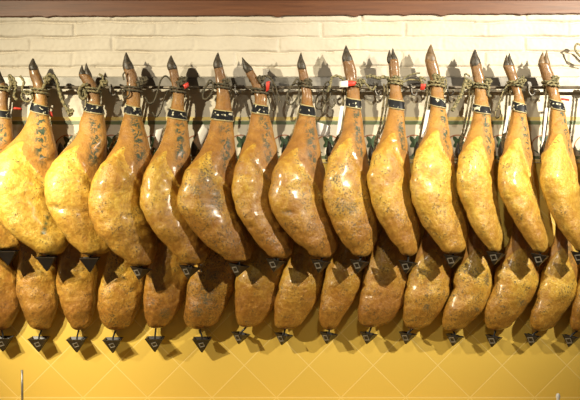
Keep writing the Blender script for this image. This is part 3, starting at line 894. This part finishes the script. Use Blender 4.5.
def knot(c, s, r, seed):
    rr = random.Random(seed); pts = []
    N = 16
    for k in range(N):
        t = 2 * PI * k / N
        x = math.sin(t) + 2 * math.sin(2 * t); z = math.cos(t) - 2 * math.cos(2 * t); y = -math.sin(3 * t)
        pts.append(Vector(c) + Vector((x, y * 1.2, z)) * (s / 3.0))
    return (pts, r, True, 'braid')

def pl(pts, d=0.11):
    return [P(p[0], p[1], p[2] if len(p) > 2 else d) for p in pts]

def ring(cx, cy, rx, ry, d=0.10, ang=0.0, n=12):
    out = []
    for k in range(n):
        t = 2 * PI * k / n
        x = rx * math.cos(t); y = ry * math.sin(t)
        out.append(P(cx + x * math.cos(ang) - y * math.sin(ang), cy + x * math.sin(ang) + y * math.cos(ang), d + 0.006 * math.sin(t + 1)))
    return out

B, C_ = 'braid', 'plain'
G1 = 'ropes tied around the front-row shanks'
RR = 0.0042
# (ham, wrap level, extra pieces, knots, material, label)
specs = [
 (0, 86, [(pl([(8,92),(11,84),(9,76),(13,78),(16,86),(14,96),(17,100)],0.12), 0.005, False, B)], [(13,84)], M_ROPE, 'bunched olive twine beside the shank at the left photo edge'),
 (1, 89, [(ring(27,96,5.5,5.5,0.12,0.4), 0.0034, True, C_), (pl([(20,76),(24,82),(22,90),(28,94),(33,91)],0.125), 0.0045, False, B),
          (pl([(42,90),(46,82),(48,75),(53,76),(57,81),(59,90),(63,102),(70,113)],0.115), 0.0062, False, B)], [(47,80),(70,112)], M_ROPE, 'thick braided twine with a long knotted tail, tied to the second front-row ham'),
 (2, 88, [(pl([(88,84),(82,86),(79,92),(82,99),(86,96),(84,90)],0.125), 0.0058, False, B), (pl([(97,92),(101,84),(103,77),(99,74)],0.115), 0.004, False, C_)], [(84,92),(104,83)], M_ROPE, 'lumpy knotted twine around the split-hoofed yellow ham, third from the left'),
 (3, 87, [(ring(126,93,3.4,4.2,0.125,0.2), 0.0028, True, C_), (pl([(124,80),(123,75),(125,72)],0.125), 0.003, False, C_)], [(140,84),(144,80)], M_CORD, 'dark cord tied around the fourth front-row ham shank from the left'),
 (4, 88, [(pl([(172,82),(166,76),(161,80),(158,90),(154,101),(149,103),(145,97)],0.10), 0.0032, False, C_), (pl([(168,90),(164,100),(160,112),(156,117),(152,112)],0.08), 0.0026, False, C_)], [(180,84),(183,80)], M_CORD, 'dark cord with a thin loop drooping left, fifth front-row ham'),
 (5, 84, [(ring(208,91,4.0,9.0,0.11,0.45), 0.0036, True, C_), (pl([(214,84),(210,80),(206,86)],0.12), 0.003, False, C_)], [(226,82)], M_CORD, 'dark cord with an oval loop at left of the sixth front-row ham'),
 (6, 89, [(pl([(258,78),(266,76),(272,80),(276,89),(280,102)],0.10), 0.0036, False, C_), (pl([(264,84),(268,96),(272,110),(276,108),(274,94),(270,82)],0.075), 0.0022, False, C_)], [(261,79)], M_CORD, 'dark cord with a short tail hanging right, on the seventh front-row ham'),
 (7, 83, [(ring(293,94,5.4,11.0,0.10,0.35), 0.0036, True, C_), (pl([(301,82),(297,79),(293,84)],0.12), 0.0034, False, C_)], [(308,82)], M_CORD, 'dark cord with a long oval loop at left of the eighth front-row ham'),
 (8, 82, [(pl([(344,80),(338,76),(332,78),(330,86),(327,92)],0.115), 0.0048, False, B), (pl([(354,82),(360,80),(366,84),(372,90),(376,86)],0.115), 0.0038, False, C_)], [(361,82)], M_ROPE, 'twine wrapped over the rail behind the red and white tag'),
 (9, 80, [(pl([(366,77),(372,76),(378,78),(384,77),(390,79)],0.105), 0.0062, False, B), (pl([(400,82),(406,77),(413,74),(420,73)],0.105), 0.0030, False, C_), (pl([(400,84),(408,80),(416,80),(424,82)],0.11), 0.0030, False, C_)], [(396,79)], M_ROPE, 'olive twine stretched along the rail to the blunt-hoofed tenth ham'),
 (10, 82, [(pl([(426,80),(420,77),(423,84),(429,86)],0.125), 0.0040, False, B), (pl([(440,78),(446,80),(445,90),(442,96)],0.11), 0.003, False, C_)], [(436,77),(441,80)], M_ROPE, 'green-brown knotted twine on the tall-hoofed ham, fourth from the right'),
 (11, 84, [(pl([(474,84),(467,80),(464,86),(461,95),(456,104),(452,111)],0.12), 0.0070, False, B), (pl([(470,76),(465,74),(466,82)],0.12), 0.003, False, C_), (pl([(486,84),(489,88),(488,94),(491,97)],0.12), 0.0042, False, B)], [(468,85),(488,82)], M_ROPE, 'thick braided twine with a tail sloping down left, third front-row ham from the right'),
 (12, 82, [(ring(498,113,2.6,5.2,0.09,0.2), 0.0024, True, C_), (pl([(509,84),(504,90),(500,100),(498,108)],0.10), 0.0026, False, C_), (pl([(514,84),(520,79),(524,76)],0.125), 0.0044, False, B)], [(522,81)], M_ROPE, 'twine with a small ring dangling, second front-row ham from the right'),
 (13, 82, [(pl([(547,84),(552,80),(556,78)],0.13), 0.0044, False, B)], [(554,82),(555,79)], M_ROPE, 'bulky dark knot of twine on the last front-row ham at right'),
]
for (i, y, extra, knots, mat, lab) in specs:
    H = uppers[i]
    parts = [(wrap(H, y, 1.5, RR, 2), RR, False, B), (over_rail(H, y + 2, 0.004, RR), RR, False, B)]
    parts += extra
    for q, (kx, ky) in enumerate(knots):
        d = H.dep(ky, H.ty) + 0.018
        parts.append(knot(P(kx, ky, d), 0.0125, 0.0048, i * 7 + q))
    rope(parts, lab, mat, G1)

# long twine pairs that carry the back-row hams
G2 = 'long twine pairs carrying the back row'
strand_x = [2, 38, 89, 133, 176, 222, 259, 305, 345, 386, 429, 471, 508, 547, 587]
strand_m = [-5, 29, 84, 125, 168, 213, 252, 297, 344, 382, 424, 466, 506, 545, 585]
for i, H in enumerate(lowers):
    hx, hy = LO[i]['h']
    c, wd, h = H.prof(hy + 19)
    kx = strand_x[i]
    parts = [(wrap(H, hy + 17, 1.0, 0.003, 2, 3.0, 0.002), 0.0032, False, B)]
    rr = 0.0062 + 0.0045
    for o in (-1.9, 1.3):
        xw = P(kx + o, 88, ROD_D).x
        parts.append(([Vector((c.x + (0.004 if o > 0 else -0.004), c.y - h - 0.005, c.z)),
                       P(hx * 0.55 + (strand_m[i] + o) * 0.45, 142, 0.068),
                       P(strand_m[i] + o, 126, 0.066),
                       Vector((xw, -ROD_D - rr, Z_ROD - 0.03)), Vector((xw, -ROD_D - rr, Z_ROD)), Vector((xw, -ROD_D, Z_ROD + rr)), Vector((xw, -ROD_D + rr, Z_ROD)), Vector((xw, -ROD_D + rr * 0.7, Z_ROD - 0.02))], 0.0040, False, B))
    if i == 0: lab = 'pair of beige twine strands to the back-row ham at the left photo edge'
    elif i == 14: lab = 'pair of beige twine strands to the back-row ham at the right photo edge'
    else: lab = 'pair of beige twine strands from the rail to the %s back-row ham from the left' % ORD[i]
    rope(parts, lab, M_STRAND, G2)

# spare loops hanging on the rail
rope([(ring(321,100,4.6,9.5,0.085,0.35), 0.0034, True, C_), (ring(327,92,3.6,10.5,0.095,0.12), 0.003, True, C_), (pl([(328,104),(332,107),(335,103),(334,99)],0.085), 0.003, False, C_)],
     'two spare loops of dark cord hanging between the eighth and ninth front-row hams', M_CORD, None)
rope([(pl([(590,62),(580,56),(575,49),(577,44),(582,46),(590,54),(598,64),(600,86)],0.06), 0.0042, False, C_)],
     'pale twine loop curling above the rail at the right photo edge', M_STRAND, None)

# ------------------------------------------------------------------ hooks on the rail
def hook(px, label):
    bm = bmesh.new()
    x = P(px, 87, ROD_D).x
    z = Z_ROD; R = 0.0110
    pts = [Vector((x, -ROD_D + R * math.cos(a), z + R * math.sin(a) * 1.0)) for a in [PI * k / 8 for k in range(0, 9)]]
    pts += [Vector((x, -ROD_D - R, z - 0.012)), Vector((x + 0.003, -ROD_D - R, z - 0.024)), Vector((x + 0.012, -ROD_D - R, z - 0.031)), Vector((x + 0.021, -ROD_D - R, z - 0.024)), Vector((x + 0.022, -ROD_D - R - 0.002, z - 0.012))]
    tube(bm, catmull(pts, 4), 0.0030, 8)
    o = link_mesh('rail_hook', bm, M_STEEL)
    me = o.data; cen = Vector((x, -ROD_D, z)); me.transform(Matrix.Translation(-cen)); o.location = cen
    tag(o, label, 'hook', 'small steel hooks on the rail')
hook(111, 'small steel hook on the rail, right of the third front-row ham from the left')
hook(235, 'shiny steel hook on the rail between the sixth and seventh front-row hams')
hook(375, 'steel hook on the rail between the ninth and tenth front-row hams')
hook(411, 'steel hook on the rail just right of the tenth front-row ham')
hook(447, 'steel hook on the rail, right of the tall-hoofed ham, fourth from the right')
hook(528, 'steel hook on the rail between the last two front-row hams')

# ------------------------------------------------------------------ tags
def card(name, pts, mat, label, cat, thick=0.0012, group=None, d=None, bend=0.003):
    """thin bent card whose four corners are given (x, level, depth)"""
    a, b, c, dd = [P(*p) for p in pts]
    bm = bmesh.new(); N = 8
    nrm = (b - a).cross(dd - a).normalized()
    if nrm.y > 0: nrm = -nrm
    fr, bk = [], []
    for j in range(N + 1):
        t = j / N
        l = a.lerp(dd, t); r = b.lerp(c, t)
        row = []; row2 = []
        for i in range(4):
            s = i / 3
            q = l.lerp(r, s) + nrm * (bend * math.sin(PI * t) + bend * 0.6 * math.sin(PI * s))
            row.append(bm.verts.new(q)); row2.append(bm.verts.new(q - nrm * thick))
        fr.append(row); bk.append(row2)
    for j in range(N):
        for i in range(3):
            bm.faces.new((fr[j][i], fr[j][i + 1], fr[j + 1][i + 1], fr[j + 1][i]))
            bm.faces.new((bk[j][i], bk[j + 1][i], bk[j + 1][i + 1], bk[j][i + 1]))
        bm.faces.new((fr[j][0], fr[j + 1][0], bk[j + 1][0], bk[j][0])); bm.faces.new((fr[j][3], bk[j][3], bk[j + 1][3], fr[j + 1][3]))
    for i in range(3):
        bm.faces.new((fr[0][i], bk[0][i], bk[0][i + 1], fr[0][i + 1])); bm.faces.new((fr[N][i], fr[N][i + 1], bk[N][i + 1], bk[N][i]))
    bmesh.ops.recalc_face_normals(bm, faces=bm.faces)
    o = link_mesh(name, bm, mat)
    me = o.data; cen = (a + b + c + dd) / 4; me.transform(Matrix.Translation(-cen)); o.location = cen
    tag(o, label, cat, group)
    return o

GP = 'white paper tags between the shanks'
card('paper_tag', [(156,130,.10),(164,128,.09),(158,150,.11),(153,147,.115)], M_PAPER, 'white paper tag hanging at left of the fifth front-row ham', 'paper tag', group=GP)
card('paper_tag', [(203,124,.09),(210,130,.09),(200,151,.11),(193,141,.11)], M_PAPER, 'white paper tag at left of the mottled sixth front-row ham', 'paper tag', group=GP)
card('paper_tag', [(317,122,.10),(330,126,.09),(330,137,.09),(318,136,.10)], M_PAPER, 'printed white paper tag at right of the eighth front-row ham shank', 'paper tag', group=GP)
card('paper_tag', [(340,106,.13),(344,106,.13),(340,134,.155),(336,136,.158)], M_PAPER, 'narrow white paper strip at left of the ninth front-row ham shank', 'paper tag', group=GP)
card('paper_tag', [(426,110,.13),(430,110,.13),(424,138,.165),(421,137,.165)], M_PAPER, 'long white paper strip beside the tall-hoofed ham, fourth from the right', 'paper tag', group=GP)
card('paper_tag', [(508,106,.13),(511,106,.13),(506,132,.175),(503,134,.18)], M_PAPER, 'slim white paper strip beside the second front-row ham from the right', 'paper tag', group=GP)
card('paper_tag', [(545,108,.13),(548,108,.13),(544,140,.20),(541,148,.21)], M_PAPER, 'slim white paper strip beside the last front-row ham at right', 'paper tag', group=GP)
card('paper_tag', [(475,112,.095),(477,112,.09),(473,125,.10),(471,124,.105)], M_PAPER, 'tiny white paper tag beside the third front-row ham from the right', 'paper tag', group=GP)

GR = 'small red plastic seals on the ropes'
card('red_seal', [(14,107,.11),(22,108,.10),(21,110,.10),(13,109,.11)], M_RED, 'red plastic seal beside the shank at the left photo edge', 'seal', 0.003, GR)
card('red_seal', [(49,110,.10),(52,112,.10),(53,117,.10),(49,115,.10)], M_RED, 'red plastic seal right of the second front-row ham shank', 'seal', 0.003, GR)
card('red_seal', [(183,85,.128),(188,82,.12),(189,86,.12),(185,89,.128)], M_RED, 'red plastic seal on the dark cord of the fifth front-row ham', 'seal', 0.004, GR)
card('red_seal', [(266,82,.128),(270,81,.128),(269,90,.12),(266,92,.12)], M_RED, 'red plastic seal on the dark cord of the seventh front-row ham', 'seal', 0.004, GR)
card('red_seal', [(421,84,.13),(426,84,.13),(424,90,.125),(420,90,.12)], M_RED, 'red plastic seal at left of the tall-hoofed ham shank', 'seal', 0.004, GR)
card('red_seal', [(561,98,.105),(569,99,.095),(569,101,.095),(561,100,.105)], M_RED, 'thin red plastic seal at right of the last front-row ham shank', 'seal', 0.002, GR)
# red and white tag
rt_ = empty('price_tag', P(348, 86, .135)); tag(rt_, 'red tag with a white printed end across the ninth front-row ham shank', 'tag')
def tag_part(name, pts, mat, parent):
    o = card(name, pts, mat, None, None, 0.003, None)
    loc = o.location.copy(); o.parent = parent; o.location = loc - parent.location
tag_part('white_end', [(339.5,81.5,.134),(348,80.5,.138),(348,87,.138),(339.5,87.5,.134)], M_PAPER, rt_)
tag_part('red_end', [(348,80.5,.1385),(356.5,81.5,.134),(355,85.5,.134),(348,86.5,.1385)], M_RED, rt_)

# ------------------------------------------------------------------ small things at the bottom
bm = bmesh.new()
c = P(22.3, 400, 0.2)
zt = P(0, 370, 0.2).z
tube(bm, [Vector((c.x, -0.2, Z_LEDGE)), Vector((c.x, -0.2, (Z_LEDGE + zt) / 2)), Vector((c.x - 0.001, -0.2, zt))], 0.0042, 12)
tube(bm, [Vector((c.x, -0.2, Z_LEDGE)), Vector((c.x, -0.2, Z_LEDGE + 0.006))], 0.016, 20)
o = link_mesh('metal_rod', bm, M_GREYROD); o.data.transform(Matrix.Translation(-Vector((c.x, -0.2, Z_LEDGE)))); o.location = (c.x, -0.2, Z_LEDGE)
tag(o, 'thin grey metal rod standing at bottom left before the yellow tiles', 'rod')
bm = bmesh.new()
c = P(558, 400, 0.2); zt = P(0, 393.2, 0.2).z; hh = zt - Z_LEDGE
prof_ = [(0.014, 0), (0.015, 0.004), (0.0065, 0.012), (0.0055, hh - 0.022), (0.0085, hh - 0.014), (0.0075, hh - 0.006), (0.004, hh - 0.001), (0.0005, hh)]
rg = [[bm.verts.new((c.x + r * math.cos(2*PI*k/16), -0.2 + r * math.sin(2*PI*k/16), Z_LEDGE + z)) for k in range(16)] for r, z in prof_]
for a, b in zip(rg, rg[1:]):
    for k in range(16): bm.faces.new((a[k], a[(k+1) % 16], b[(k+1) % 16], b[k]))
bm.faces.new(list(reversed(rg[0]))); bm.faces.new(rg[-1])
o = link_mesh('white_knob', bm, M_WHITE); o.data.transform(Matrix.Translation(-Vector((c.x, -0.2, Z_LEDGE)))); o.location = (c.x, -0.2, Z_LEDGE)
tag(o, 'small white rounded knob peeking up at the bottom right', 'knob')
